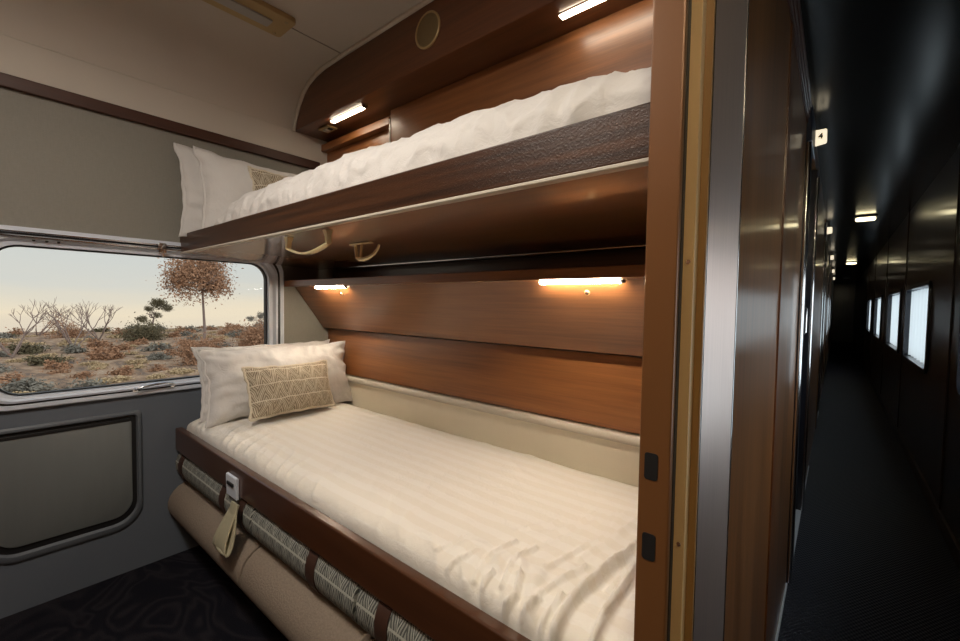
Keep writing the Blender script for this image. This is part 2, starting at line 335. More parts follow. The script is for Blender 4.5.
struct(MB().box(XW-.06, -.10, -.80, -.75, 0, 1.99).build('wall_front', 'corr_wood'), 'wood partition opposite the berths', 'wall')
struct(MB().box(XW, XW+.016, -.75, 1.105, 1.627, 1.667, .003).build('trim_1', 'trim_wood'), 'dark mahogany rail across the window wall', 'trim')
# corridor shell
struct(MB().box(-.17, .50, -1.3, 17, 1.765, 1.80).build('ceiling', 'corr_ceiling'), 'glossy black corridor ceiling', 'ceiling')
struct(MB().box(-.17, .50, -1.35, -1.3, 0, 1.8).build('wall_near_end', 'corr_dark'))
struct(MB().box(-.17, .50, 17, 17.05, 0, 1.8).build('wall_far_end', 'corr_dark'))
wins = [(.60, 1.45), (1.72, 2.66), (3.49, 4.55), (4.93, 5.99), (6.86, 7.92), (8.70, 9.76)]  # first two are unseen, added to light the steel strip and panel
holes = [rrect(a, b, .655, 1.15, .06) for a, b in wins]
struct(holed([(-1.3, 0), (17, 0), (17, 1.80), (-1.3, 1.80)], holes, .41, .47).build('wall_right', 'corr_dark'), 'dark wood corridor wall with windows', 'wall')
struct(MB().box(.398, .41, -1.3, 17, 0, .07, .003).build('baseboard_right', plain('baseboard_brown', (.05, .028, .018), .35)), 'low dark baseboard under the corridor windows', 'baseboard')
for k, y in enumerate((2.93, 4.74, 6.45, 8.35, 10.2)):
    struct(MB().box(.403, .41, y-.035, y+.035, .07, 1.765, .002).build('trim_%d' % (20+k), 'corr_dark'), None)
for k, (a, b_) in enumerate(wins):
    e = sempty('window_%d' % (k+2), (.41, (a+b_)/2, .9), ['bare corridor window directly opposite the cabin door', 'bare corridor window just beyond the cabin door', 'nearest corridor window with a pale sheer curtain', 'second corridor window from the front', 'third corridor window from the front', 'farthest bright corridor window'][k], 'window')
    rg = lambda d, x: [(x, p[0], p[1]) for p in rrect(a+d, b_-d, .655+d, 1.15-d, .06)]
    MB().loft([rg(-.022, .409), rg(-.022, .398), rg(-.012, .394), rg(.004, .398), rg(.004, .455)]).build('window_frame', 'corr_frame', e, smooth=SM)
    MB().add(*(lambda q: ([(.452, p[0], p[1]) for p in q]+[(.456, p[0], p[1]) for p in q], [list(range(len(q))), [len(q)+i for i in range(len(q))][::-1]]))(rrect(a+.004, b_-.004, .659, 1.146, .06))).build('pane', 'glass', e)
    if k > 1: MB().grid(lambda u, v: (.435+.012*math.sin(u*44), a+.02+(b_-a-.04)*u, .668+.47*v), 160, 2).build('curtain', 'sheer', e, smooth=True)

# ---- corridor's cabin-side wall (X = -.10)
T = -.10
struct(MB().box(-.148, -.10, -1.3, -.22, 0, 1.765).build('wall_corridor', 'corr_wood'))
struct(MB().box(-.148, -.10, -.22, .43, 1.72, 1.765).build('wall_corridor', 'corr_wood'))
struct(MB().box(-.150, -.1035, .505, 1.875, 0, 1.765).build('wall_corridor', 'corr_wood'), 'glossy corridor wood panel beside the cabin door', 'wall')
struct(MB().box(-.148, -.10, -1.3, 1.3, 1.765, 2.02).build('wall_corridor', 'corr_wood'))
struct(MB().box(-.148, -.10, -.255, -.22, 0, 1.72, .003).build('trim_2', 'jamb'))
d1 = sempty('door_1', (-.12, .45, 0), 'bronze door post of the cabin doorway with strike plates', 'door')
MB().box(-.1475, -.1168, .43, .505, 0, 1.72, .002).build('door_post', 'jamb', d1)
MB().box(-.1186, -.1160, .437, .505, 0, 1.72).build('seal', 'rubber', d1)
f_ = MB().box(-.1178, -.1062, .445, .505, 0, 1.72, .0006).build('jamb_strip', 'jamb_cream', d1)
f_['label'] = 'cream painted strip of the door frame'
MB().box(-.1093, -.0992, .458, .4627, 0, 1.72, .0004).box(-.1093, -.1045, .4627, .505, 0, 1.72).build('jamb_edge', 'jamb_ochre', d1)
for z0, z1 in ((.830, .853), (.749, .772)):
    sp1 = MB().prism(rrect(-.1415, -.1285, z0-.002, z1+.002, .003, 4), 'Y', .4293, .4305).build('strike_plate', 'black', d1)
for z in (1.043, .766):
    MB().disc((-.1110, .445, z), (0, -1, 0), .0022, .0012, 14).build('screw', 'chrome', d1, smooth=SM)
# brushed steel cover strip with bright edges
ss = sempty('trim_3', (T, .6, 0), 'brushed steel strip edging the corridor panel', 'trim')
MB().box(-.1040, -.1000, .4675, .635, 0, 1.72, .0008).build('cover', 'steel', ss)
MB().box(-.1040, -.0994, .4630, .4675, 0, 1.72, .0006).build('edge', 'chrome', ss)
MB().box(-.1040, -.0990, .6350, .6400, 0, 1.72, .0006).build('edge', 'chrome', ss)
# moulding along top of the panel
mo = MB()
for z, d in ((1.640, .004), (1.656, .007), (1.672, .010), (1.688, .014)): mo.box(-.1040, -.104+d, .641, 1.875, z, z+.013, .003)
struct(mo.build('trim_4', wood('moulding_wood', (.03, .009, .005), (.09, .028, .012), 'Y', .3, .4)), 'stepped wood moulding above the corridor panel', 'trim')
struct(MB().box(-.1040, -.0995, .645, 1.47, 0, .02).build('baseboard_left', 'black'))
struct(MB().box(-.1040, -.0985, 1.50, 1.87, 0, .012, .001).build('baseboard_left', 'alu'), 'thin metal strip at the foot of the corridor panel', 'baseboard')
# further cabin doors, each recessed between dark posts
for k in range(5):
    y = 1.875 + 2.62*k
    e = sempty('door_%d' % (k+2), (T, y, 0), ['dark recessed cabin door under the number 4 plate', 'second cabin door along the corridor', 'third cabin door along the corridor', 'fourth cabin door along the corridor', 'farthest cabin door along the corridor'][k], 'door')
    MB().box(-.150, -.094, y, y+.20, 0, 1.58, .004).build('frame_post', 'corr_frame', e)
    MB().tube([(-.0950, y+.004, .012), (-.0950, y+.004, 1.575)], .0075, 14).build('chrome_edge', 'chrome', e, smooth=SM)
    MB().box(-.150, -.088, y, y+.24, 1.58, 1.702, .004).build('header_box', plain('header_navy', (.03, .035, .055), .35), e)
    MB().box(-.089, -.0865, y+.01, y+.24, 1.578, 1.584, .001).build('header_trim', 'alu', e)
    MB().box(-.150, -.135, y+.20, y+.72, 0, 1.66, .002).build('door_leaf', 'corr_dark', e)
    MB().box(-.150, -.092, y+.72, y+.80, 0, 1.66, .004).build('frame_post', 'corr_frame', e)
    MB().tube([(-.0930, y+.725, .012), (-.0930, y+.725, 1.62)], .0075, 14).build('chrome_edge', 'chrome', e, smooth=SM)
    MB().box(-.150, -.10, y, y+.80, 1.66, 1.765).build('lintel', 'corr_wood', e)
    MB().box(-.135, -.095, y+.20, y+.72, 0, .012, .002).build('threshold', 'alu', e)
    MB().tube([(-.135, y+.66, .88), (-.112, y+.66, .88), (-.108, y+.66, .885), (-.108, y+.66, 1.0), (-.112, y+.66, 1.005), (-.135, y+.66, 1.005)], .004).build('handle', 'chrome', e, smooth=SM)
    y2 = 17 if k == 4 else y+2.62
    struct(MB().box(-.150, -.10, y+.80, y2, 0, 1.765).build('wall_corridor', 'corr_wood'))
    struct(MB().box(-.1005, -.0955, y+.80, y+1.5, 0, .012, .001).build('baseboard_left', 'alu'))

# ---- cabin window
w1 = sempty('window_1', (XW, .45, .9), 'wide aluminium framed train window onto the desert', 'window')
def ring(y0, y1, z0, z1, r, x): return [(x, p[0], p[1]) for p in rrect(y0, y1, z0, z1, r)]
fr_ = MB().loft([ring(-.030, .930, .645, 1.215, .105, XW-.001), ring(-.030, .930, .645, 1.215, .105, XW+.010), ring(-.026, .926, .649, 1.211, .101, XW+.014),
           ring(-.012, .912, .660, 1.200, .095, XW+.014), ring(-.010, .910, .662, 1.198, .093, XW+.009), ring(-.002, .902, .667, 1.190, .09, XW+.009),
           ring(.000, .900, .668, 1.188, .088, XW+.016), ring(.012, .890, .674, 1.178, .085, XW+.018), ring(.022, .880, .679, 1.170, .08, XW+.006), ring(.040, .866, .684, 1.160, .07, XW+.004), ring(.040, .866, .684, 1.160, .07, XW-.05)])
fr_.build('window_frame', 'alu', w1, smooth=SM)
MB().loft([ring(-.010, .910, .662, 1.198, .093, XW+.0092), ring(-.010, .910, .662, 1.198, .093, XW+.012), ring(-.002, .902, .667, 1.190, .09, XW+.012), ring(-.002, .902, .667, 1.190, .09, XW+.0092)]).build('gasket', 'rubber', w1)
MB().loft([ring(.038, .868, .682, 1.162, .07, XW-.02), ring(.046, .861, .689, 1.156, .066, XW-.018), ring(.046, .861, .689, 1.156, .066, XW-.04)]).build('inner_seal', 'rubber', w1)
q = rrect(.040, .866, .684, 1.160, .07); n = len(q)
MB().add([(XW-.034, *p) for p in q]+[(XW-.038, *p) for p in q], [list(range(n)), [n+i for i in range(n)][::-1]]).build('pane', 'glass', w1)
# blind track on top with stop
MB().box(XW+.012, XW+.024, .03, .93, 1.181, 1.187, .001).box(XW+.012, XW+.020, .03, .93, 1.196, 1.201, .001).build('track', 'chrome', w1)
MB().box(XW+.016, XW+.034, .455, .480, 1.168, 1.205, .003).tube([(XW+.03, .467, 1.172), (XW+.045, .467, 1.165), (XW+.045, .467, 1.152)], .004).build('catch', 'chrome', w1, smooth=SM)
for y in (.138, .167, .194): MB().disc((XW+.0135, y, 1.176), (1, 0, 0), .004, .004, 12).build('screw', 'rubber', w1)
h = MB().tube([(XW+.012, .385, .668), (XW+.030, .388, .672), (XW+.034, .405, .680), (XW+.034, .44, .684), (XW+.034, .475, .684), (XW+.030, .492, .678), (XW+.012, .497, .672)], .0045)
h.disc((XW+.010, .384, .667), (1, 0, 0), .009, .006).disc((XW+.010, .498, .671), (1, 0, 0), .009, .006); h.build('handle', 'chrome', w1, smooth=SM)

# ---- hatch below the window
ht = thing('wall_hatch', 'grey fold-down hatch in the wall beneath the cabin window', 'hatch', (XW, .2, .2))
def hring(d, x, r): 
    pts = []
    y0, y1, z0, z1 = .035-d, .373+d, .212-d*1.6, .560+d
    for (ca, cb, s0, rr) in ((y1-.012, z1-.012, 0, .012), (y0+.012, z1-.012, 1, .012), (y0+r, z0+r, 2, r), (y1-r, z0+r, 3, r)):
        for k in range(9):
            th = (s0+k/8)*math.pi/2; pts.append((x, ca+rr*math.cos(th), cb+rr*math.sin(th)))
    return pts
MB().loft([hring(.030, XW-.001, .085), hring(.030, XW+.006, .085), hring(.025, XW+.010, .08), hring(.018, XW+.010, .075), hring(.014, XW+.002, .07), hring(.014, XW-.001, .07)]).build('bezel', 'hatch_frame', ht, smooth=SM)
MB().loft([hring(.014, XW+.001, .07), hring(-.004, XW+.0015, .055)], capB=True).build('recess', 'black', ht)
MB().loft([hring(0, XW+.0015, .058), hring(0, XW+.007, .058), hring(-.003, XW+.009, .055)], capA=True, capB=True).build('door', 'hatch', ht, smooth=SM)
MB().box(XW+.006, XW+.0115, .04, .368, .556, .566, .001).build('hinge', 'rubber', ht)

# ================================================================== BERTH WALL
X0, X1 = XW+.002, -.1505
tag(MB().prism([(.985, 1.064), (1.130, .868), (1.150, .866), (1.199, .90), (1.199, 1.064)], 'X', X0, X1).build('headboard_panel', 'panel_wood'), 'slanted warm walnut panel directly under the narrow shelf', 'panel')
tag(MB().prism([(1.150, .655), (1.158, .86), (1.199, .86), (1.199, .655)], 'X', X0, X1).build('back_panel', 'panel_wood'), 'upright walnut panel between slanted panel and cream ledge', 'panel')
lt = thing('ledge_panel', 'cream painted ledge panel along the back of lower bed', 'panel', (-1, 1.13, .4))
MB().box(X0, X1, 1.138, 1.199, .40, .645, .002).build('face', 'cream', lt)
rp = [(1.128+.012-.012*math.cos(t_*math.pi/8), .636+.014*math.sin(t_*math.pi/8)) for t_ in range(-2, 6)]
MB().prism(rp + [(1.199, .6545), (1.199, .630), (1.138, .626)], 'X', X0, X1).build('top_lip', 'edge_cream', lt, smooth=SM)
sh = thing('wall_shelf', 'narrow dark wood shelf running between the two berths', 'shelf', (-1, 1.1, 1.066))
MB().box(X0, X1, .966, 1.199, 1.066, 1.088, .002).build('board', 'dark_wood', sh)
MB().box(X0, X1, .932, .966, 1.0624, 1.090, .002).build('nosing', 'panel_wood', sh)  # paler veneer imitates the edge highlight; set forward to block lamp glare
MB().box(X0, X1, 1.185, 1.199, 1.088, 1.14).build('back_strip', 'dark_wood', sh)

def reading_lamp(loc, length, label):
    t_ = thing('reading_lamp', label, 'lamp', loc, 'warm strip reading lamps'); x, y, z = loc; L = length/2
    if z > 1.5:
        MB().box(x-L-.004, x+L+.012, y-.012, y+.012, z-.002, z, .0008).build('housing', 'dark_wood', t_)
        MB().box(x-L, x+L, y-.010, y+.010, z-.006, z-.002, .0015).build('diffuser', 'led_up', t_)
        MB().box(x+L+.001, x+L+.010, y-.009, y+.009, z-.006, z-.002, .001).build('switch', 'black', t_)
    else:
        MB().box(x-L-.004, x+L+.012, y-.011, y+.011, z-.003, z, .001).build('housing', 'edge_cream', t_)
        MB().box(x-L, x+L, y-.011, y+.010, z-.0105, z-.003, .002).build('diffuser', 'led', t_)
        MB().box(x+L+.001, x+L+.010, y-.007, y+.007, z-.0105, z-.003, .002).build('switch', 'black', t_)
reading_lamp((-.497, .978, 1.0635), .215, 'right strip reading lamp under the shelf above lower bed')
reading_lamp((-1.634, .978, 1.0635), .215, 'left strip reading lamp under the shelf near window')
reading_lamp((-.49, 1.045, 1.7795), .225, 'right strip reading lamp over the upper berth')
reading_lamp((-1.597, 1.032, 1.7795), .225, 'left strip reading lamp over upper berth pillows')
def lamp_button(loc, axis, label):
    t_ = thing('lamp_button', label, 'button', loc, 'round buttons beside the reading lamps')
    MB().disc(loc, axis, .0075, .003, 20).build('ring', 'brass', t_, smooth=SM)
    ax = Vector(axis).normalized(); MB().disc(Vector(loc)+ax*.003, axis, .0048, .002, 16).build('cap', 'rail_wood', t_, smooth=SM)
nrm = Vector((0, -.196, -.145)).normalized()
lamp_button((-.487, 1.0085, 1.0320), nrm, 'round button below the right shelf lamp')
lamp_button((-1.60, 1.0085, 1.0320), nrm, 'round button below the left shelf lamp')
lamp_button((-1.462, 1.034, 1.780), (0, 0, -1), 'round button beside the left lamp above upper berth')

# ---- overhead bulkhead
ob = thing('overhead_bulkhead', 'curved dark mahogany bulkhead above the upper berth', 'bulkhead', (-1, 1.0, 1.78))
front = [(XW+.002, 1.780)] + [(max(x, XW+.002)+.002, z-.003) for x, z in p2[:-1]] + [(X1, 1.984), (X1, 1.780)]
MB().prism(front, 'Y', .983, 1.199, .0015).build('body', 'dark_wood', ob)
e_ = MB().tube([(x+.008, .979, z-.008) for x, z in p2[:-1]] + [(X1, .979, 1.979)], .0085, 8); e_.build('edge_trim', 'edge_cream', ob, smooth=True)
sg = MB().loft([[(-1.059+r_*math.cos(a_*math.pi/20), y_, 1.888+r_*math.sin(a_*math.pi/20)) for a_ in range(40)] for r_, y_ in ((.058, .983), (.058, .979), (.055, .977), (.052, .978), (.052, .981))]); sg.build('speaker_rim', 'brass', ob, smooth=SM)
MB().disc((-1.059, .981, 1.888), (0, -1, 0), .0525, .0015, 40).build('speaker_grille', 'speaker', ob)
tag(MB().box(X0, -1.425, 1.150, 1.199, 1.16, 1.779).build('back_panel', 'panel_wood'), 'small recessed walnut panel behind the upper pillows', 'panel')
ub = thing('back_panel', 'long walnut panel behind the upper berth duvet', 'panel', (-.8, 1.12, 1.2))
MB().box(-1.423, X1, 1.120, 1.199, 1.16, 1.779, .001).build('panel', 'panel_wood', ub)
MB().box(-1.429, -1.421, 1.117, 1.152, 1.16, 1.745, .001).build('edge_strip', 'edge_cream', ub)
tag(MB().box(X0, -1.432, 1.118, 1.149, 1.725, 1.756, .002).build('batten', 'panel_wood'), 'short walnut batten above the recessed panel', 'batten')
sw = thing('switch_plate', 'small brass switch plate under the bulkhead corner', 'switch', (-1.79, 1.10, 1.78))
MB().box(-1.835, -1.755, 1.035, 1.085, 1.773, 1.7795, .002).build('plate', 'brass', sw)
MB().box(-1.815, -1.790, 1.048, 1.072, 1.766, 1.773, .002).build('toggle', 'edge_cream', sw); MB().box(-1.782, -1.765, 1.05, 1.07, 1.768, 1.773, .002).build('toggle', 'black', sw)

# ---- cabin ceiling fittings
cl = thing('ceiling_light', 'long brass ceiling strip light with grey lens', 'light', (-1.555, .4, 1.987))
MB().prism(rrect(-1.622, -1.490, -.10, .762, .014, 4), 'Z', 1.969, 1.9865, .0015).build('plate', 'brass', cl)
MB().prism(rrect(-1.582, -1.536, -.06, .700, .006, 4), 'Z', 1.963, 1.969, .001).build('lens', 'bulb_off', cl)
for x, y in ((-1.606, .735), (-1.512, .735)): MB().disc((x, y, 1.969), (0, 0, -1), .006, .002, 14).build('screw', 'pale_brass', cl, smooth=SM)
rl = thing('ceiling_lamp', 'round ceiling lamp near the cabin door', 'light', (-.80, -.16, 1.987))  # unseen fixture added to carry the cabin fill light
MB().disc((-.80, -.16, 1.9865), (0, 0, -1), .13, .02, 40).build('rim', 'brass', rl, smooth=SM)
ld = bpy.data.lights.new('ceiling_lamp_glow', 'AREA'); ld.shape = 'DISK'; ld.size = .24; ld.energy = CEIL_FILL_W; ld.color = (1, .91, .80)
lo = bpy.data.objects.new('ceiling_lamp_glow', ld); C.objects.link(lo); lo.location = (-.80, -.16, 1.963)

# ================================================================== UPPER BERTH
bk = thing('upper_berth', 'fold-down upper berth with dark textured wood side rail', 'bunk', (-1, .8, 1.16))
MB().box(X0, -.155, .530, .552, 1.178, 1.246, .003).build('side_rail', 'bunk_rail', bk)
MB().box(X0, -.155, .527, .545, 1.1735, 1.1785, .001).build('edge_strip', 'edge_cream', bk)['label'] = 'cream metal strip along the lower edge'
MB().prism([(.530, 1.1745), (1.098, 1.1525), (1.098, 1.180), (.552, 1.190)], 'X', X0, -.155).build('underside_board', 'under_wood', bk)
MB().box(X0, -.155, 1.098, 1.106, 1.150, 1.155, .001).build('hinge_strip', 'chrome', bk)
def strap_handle(p0, p1, drop, z, label):
    p0 = Vector((*p0, z)); p1 = Vector((*p1, z)); d = (p1-p0); L = d.length; d.normalize(); s_ = d.cross(Vector((0, 0, 1)))
    rings = []
    for k in range(17):
        u = k/16; c_ = p0 + d*(L*u*1.06 - L*.03); c_ = c_ - Vector((0, 0, drop*(.62+.38*math.sin(math.pi*u)))); w_ = .007+.003*math.sin(math.pi*u)
        rings.append([c_ + s_*w_*i + Vector((0, 0, .0028*j)) for i, j in ((-1, -.6), (-.5, -1), (.5, -1), (1, -.6), (1, .6), (.5, 1), (-.5, 1), (-1, .6))])
    t_ = MB().loft(rings, capA=True, capB=True).build('pull_handle', 'pale_brass', bk, smooth=SM); t_['label'] = label
    for p, sg_ in ((p0, 1), (p1, -1)):
        mb = MB(); a = p - Vector((0, 0, drop*.62)) - d*sg_*.004
        mb.loft([[p + d*i*.009 + s_*j*.009 for i, j in ((-1, -1), (1, -1), (1, 1), (-1, 1))], [p*.5+a*.5 + d*i*.005 + s_*j*.006 for i, j in ((-1, -1), (1, -1), (1, 1), (-1, 1))], [a + d*i*.004 + s_*j*.007 for i, j in ((-1, -1), (1, -1), (1, 1), (-1, 1))]], capA=True, capB=True)
        mb.build('post', 'pale_brass', t_, smooth=SM)
strap_handle((-1.150, .564), (-.955, .564), .050, 1.1718, 'curved brass pull handle nearer the window under berth')
y_ = .720; zt = 1.1665
hk = MB().tube([(-1.062, y_, zt-.042), (-1.050, y_, zt-.0465), (-1.03, y_, zt-.047), (-1.005, y_, zt-.043), (-.982, y_, zt-.034), (-.966, y_, zt-.022), (-.960, y_, zt-.012)], [.0045, .0055, .006, .0055, .0045, .004, .003], 10).build('pull_handle', 'pale_brass', bk, smooth=SM)
hk['label'] = 'hooked brass handle farther under the berth'
MB().box(-1.092, -.995, y_-.008, y_+.008, zt-.005, zt, .002).build('base_plate', 'pale_brass', hk, smooth=SM)
MB().tube([(-1.072, y_, zt-.004), (-1.062, y_, zt-.043)], .0045, 10).build('post', 'pale_brass', hk, smooth=SM)
MB().tube([(-1.040, y_, zt-.004), (-1.044, y_, zt-.044)], .0040, 10).build('post', 'pale_brass', hk, smooth=SM)

# ------------------------------------------------------------------ soft goods
def fbm(p, oct_=3):
    a, s_, f = 0, 1, 1
    for _ in range(oct_): a += s_*noise.noise(p*f); s_ *= .5; f *= 2.03
    return a
def ridged(p):  # sharp cloth-like creases
    return 1-abs(noise.noise(p))*2.2
def seg_d(p, a, b):
    a = Vector(a); b = Vector(b); ab = b-a; t_ = max(0, min(1, (p-a).dot(ab)/ab.length_squared)); return (p-a-ab*t_).length, t_
def polyd(p, pl):
    return min(seg_d(p, pl[i], pl[i+1])[0] for i in range(len(pl)-1))

# upper mattress and duvet
tag(MB().box(-1.94, -.165, .556, 1.085, 1.183, 1.235, .012, 3).build('mattress', 'mattress'), 'thin mattress inside the upper berth under its duvet', 'mattress')
def duvet_up(u, v):
    x = -1.72 + u*1.555
    H = .143 + .029*min(1, u/.35) + .006*math.sin(u*9+1) + .004*math.sin(u*17)
    if u > .90: H -= .02*((u-.90)/.10)**2
    if u > .55: H -= .042*(u-.55)/.45
    if u < .10: H *= (max(0, u/.10))**.45*.9 + .1
    th = math.pi*(1-v); cs, sn = math.cos(th), math.sin(th); e1 = 2/2.35
    y = .826 + .268*math.copysign(abs(cs)**e1, cs); z = 1.24 + H*abs(sn)**e1
    slant = .035*(v-.25); cr = 1-.65*min(1, max(0, (v-.18)/.15))
    p = Vector((x*4.2, y*5, z*5)); k = fbm(p)*.008 + max(0, ridged(Vector((x*6+y*5, y*4-x*3, 3.3+z*4)))-.25)**3*.008 + cr*max(0, ridged(Vector((x*11-y*9, y*9+x*5, 7.3+z*8)))-.35)**2*.012 + cr*max(0, ridged(Vector((x*15+z*14, y*13-x*9, 1.3+z*17)))-.45)**2*.014 + fbm(Vector((x*19, y*21, z*21)))*.0018
    fr2 = max(0, 1-v*3.2)
    k += fr2*.009*math.sin(x*62+8*noise.noise(Vector((x*6, y*4, 0)))) * (.4+.6*noise.noise(Vector((x*3, 1, 2))))
    n_ = Vector((0, cs, abs(sn)+.15)).normalized()
    return Vector((x + (slant if u < .2 else 0), y, z)) + n_*k*min(1, sn*4+.15)
dv = tag(MB().grid(duvet_up, 300, 90).build('duvet', 'linen', smooth=True), 'rumpled white duvet bulging over the upper berth rail', 'duvet')

def pillow(name, label, cat, c, wd, ht_, th, xdir, ydir, mat, flange=.0, seed=0, nu=64, nv=44, piping=None, group=None, pinch=.06, wr=1.0, uvs=None):
    c = Vector(c); X = Vector(xdir).normalized(); Y = Vector(ydir); Y = (Y - X*Y.dot(X)).normalized(); Z = X.cross(Y)
    t_ = thing(name, label, cat, c, group) if (flange or piping) else None
    def shape(sgn):
        def fn(u, v):
            a = 2*u-1; b_ = 2*v-1
            ea = 1-pinch*(1-abs(b_)**2)*abs(a)**3; eb = 1-pinch*1.3*(1-abs(a)**2)*abs(b_)**3
            px, py = a*wd/2*ea, b_*ht_/2*eb
            tt = th/2*(max(0, 1-abs(a)**2.6)**.62)*(max(0, 1-abs(b_)**2.4)**.62)
            q_ = Vector((px*9+seed, py*9, sgn*2.0))
            edge = max(abs(a), abs(b_))**3*(1-max(abs(a), abs(b_))**10)
            tt += wr*(fbm(q_)*.005*(1-max(abs(a), abs(b_))**6) + edge*.006*math.sin((px if abs(b_) > abs(a) else py)*110+5*noise.noise(q_))*(.5+noise.noise(q_*.7)))
            wob = wr*.004*noise.noise(Vector((a*4+seed, b_*4, 7)))
            return c + X*(px+wob) + Y*(py+wob) + Z*sgn*max(tt, 0 if abs(a) == 1 or abs(b_) == 1 else .0005)
        return fn
    uvf = (lambda u, v: (u*(uvs or (1, 1))[0], v*(uvs or (1, 1))[1]))
    mb = MB(); mb.grid(shape(1), nu, nv, uvf); mb.grid(shape(-1), nu, nv, uvf)
    o = mb.build(name if not t_ else 'cover', mat, t_, smooth=True)
    rim = [shape(1)(k/nu, 0) for k in range(nu)] + [shape(1)(1, k/nv) for k in range(nv)] + [shape(1)(1-k/nu, 1) for k in range(nu)] + [shape(1)(0, 1-k/nv) for k in range(nv)]
    if flange:
        def fo(p, k, off):
            d = (p-c); d -= Z*d.dot(Z); L = d.length; return p + d/L*flange*k + Z*off
        r0 = [fo(p, -.15, .0025) for p in rim]; r1 = [fo(p, 1, .0018+.006*noise.noise(p*14)) for p in rim]; r2 = [fo(p, 1, -.0018+.006*noise.noise(p*14)) for p in rim]; r3 = [fo(p, -.15, -.0025) for p in rim]
        MB().loft([r0, r1, r2, r3]).build('flange', mat, t_, smooth=True)
    if piping:
        pts = rim+[rim[0]]; MB().tube(pts, [.0045+.0016*random.random() for _ in pts], 6, False).build('piping', mat, t_, smooth=True)
    if not t_: tag(o, label, cat, group)
    return t_ or o
# upper pillows (stand against the window wall)
pillow('pillow', 'white pillow resting flat against the window wall up top', 'pillow', (-1.890, .780, 1.403), .54, .345, .085, (0, 1, 0), (-.12, 0, 1), 'linen', .008, 1, pinch=.08, wr=1.6, group='pillows of the upper berth')
pillow('pillow', 'front white pillow leaning behind the upper jacquard cushion', 'pillow', (-1.805, .812, 1.390), .53, .34, .15, (0, 1, 0), (-.17, 0, 1), 'linen', .006, 5, pinch=.09, wr=1.8, group='pillows of the upper berth')
pillow('cushion', 'olive beige patterned cushion half hidden by the upper duvet', 'cushion', (-1.735, .872, 1.415), .33, .20, .065, (0, 1, 0), (-.28, 0, 1), 'cushion', 0, 9, 70, 44, piping=True, group='patterned cushions')

# ================================================================== LOWER BERTH
lb = thing('lower_berth', 'lower berth frame with polished mahogany front rail', 'bed', (-1, .8, .4))
MB().box(X0, -.152, .507, .531, .413, .499, .004, 3).build('front_rail', 'rail_wood', lb)
MB().box(X0, -.152, .531, 1.136, .428, .438).build('base_board', 'dark_wood', lb)
MB().box(X0, -.152, .531, .533, .438, .49).build('inner_lip', 'black', lb)
tag(MB().box(-1.935, -.16, .540, 1.130, .439, .495, .012, 3).build('mattress', 'mattress'), 'mattress inside the lower berth under striped duvet', 'mattress')
folds = [([(-.30, .50), (-.300, .60), (-.292, .70), (-.27, .80)], .011, .016), ([(-.238, .50), (-.248, .60), (-.252, .72), (-.235, .82)], .010, .014),
         ([(-.350, .575), (-.335, .64), (-.322, .69)], .007, .006), ([(-.375, .64), (-.35, .73), (-.315, .84)], .008, .006), ([(-.41, .56), (-.43, .62), (-.42, .68)], .006, .007),
         ([(-.46, .55), (-.475, .60), (-.46, .67)], .006, .006), ([(-.39, .535), (-.38, .56), (-.40, .60)], .006, .010), ([(-.36, .53), (-.345, .57)], .006, .010), ([(-.52, .545), (-.50, .60)], .006, .006),
         ([(-.27, .66), (-.262, .78), (-.22, .90)], .006, .006), ([(-.48, .70), (-.42, .80), (-.33, .93)], .006, .004), ([(-.56, .56), (-.545, .62)], .005, .005), ([(-.325, .53), (-.318, .60)], .005, .009), ([(-.41, .70), (-.38, .76)], .005, .004), ([(-.435, .53), (-.44, .575)], .005, .009), ([(-.34, .70), (-.30, .88), (-.22, .98)], .010, .005), ([(-.42, .74), (-.34, .90), (-.20, 1.03)], .012, .004)]
def duvet_lo(u, v):
    x = -1.925 + u*1.765
    th = math.pi*(1-v); cs, sn = math.cos(th), math.sin(th); e1 = 2/5.0
    y = .8335 + .295*math.copysign(abs(cs)**e1, cs)
    H = .071
    endf = min(1, (u*1.765)/.05); H *= (1-(1-endf)**2)**.5*.8+.2 if endf < 1 else 1
    z = .473 + H*abs(sn)**e1
    fl = max(0, 1-(y-.54)/.16)
    k = fbm(Vector((x*3.0, y*4, 2)))*.005 + fl*(.0012*math.sin(x*40+6*noise.noise(Vector((x*5, y*9, 0))))*(.5+noise.noise(Vector((x*4, 4, 1))))) + fbm(Vector((x*11, y*13, 5)))*.0018
    k += (max(0, ridged(Vector((x*5+y*2, y*6-x*1.2, 8.3)))-.3)**3)*.008*(1 if x > -.9 else .4) + fl*max(0, ridged(Vector((x*13+y*6, y*9, 2.3)))-.2)**2*.010
    p = Vector((x, y))
    if x > -.62:
        for pl, wd_, h_ in folds:
            d = polyd(p, [Vector(q_) for q_ in pl]); k += h_*(1.7*math.exp(-(d/wd_/.65)**2)-.5*math.exp(-(d/wd_/1.8)**2))
        k += .006*fl*math.sin((x*1.0+y*.35)*150)*max(0, 1-abs(x+.42)/.16)
    # long side sags slightly over the rail
    n_ = Vector((0, cs*.4, abs(sn)+.25)).normalized()
    return Vector((x, y, z)) + n_*k*min(1, sn*3+.1)
tag(MB().grid(duvet_lo, 420, 150).build('duvet', 'stripe', smooth=True), 'cream white satin-striped duvet spread over the lower bed', 'duvet')
pillow('pillow', 'rear white pillow against the window behind lower bed pillow', 'pillow', (-1.862, .842, .674), .575, .285, .10, (0, 1, 0), (-.28, .0, 1), 'linen', .008, 13, pinch=.08, wr=2.2, group='pillows of the lower berth')
pillow('pillow', 'plump white pillow propped behind the lower patterned cushion', 'pillow', (-1.765, .846, .674), .60, .285, .19, (.04, 1, .0), (-.34, 0, 1), 'linen', .006, 21, pinch=.08, wr=2.6, group='pillows of the lower berth')
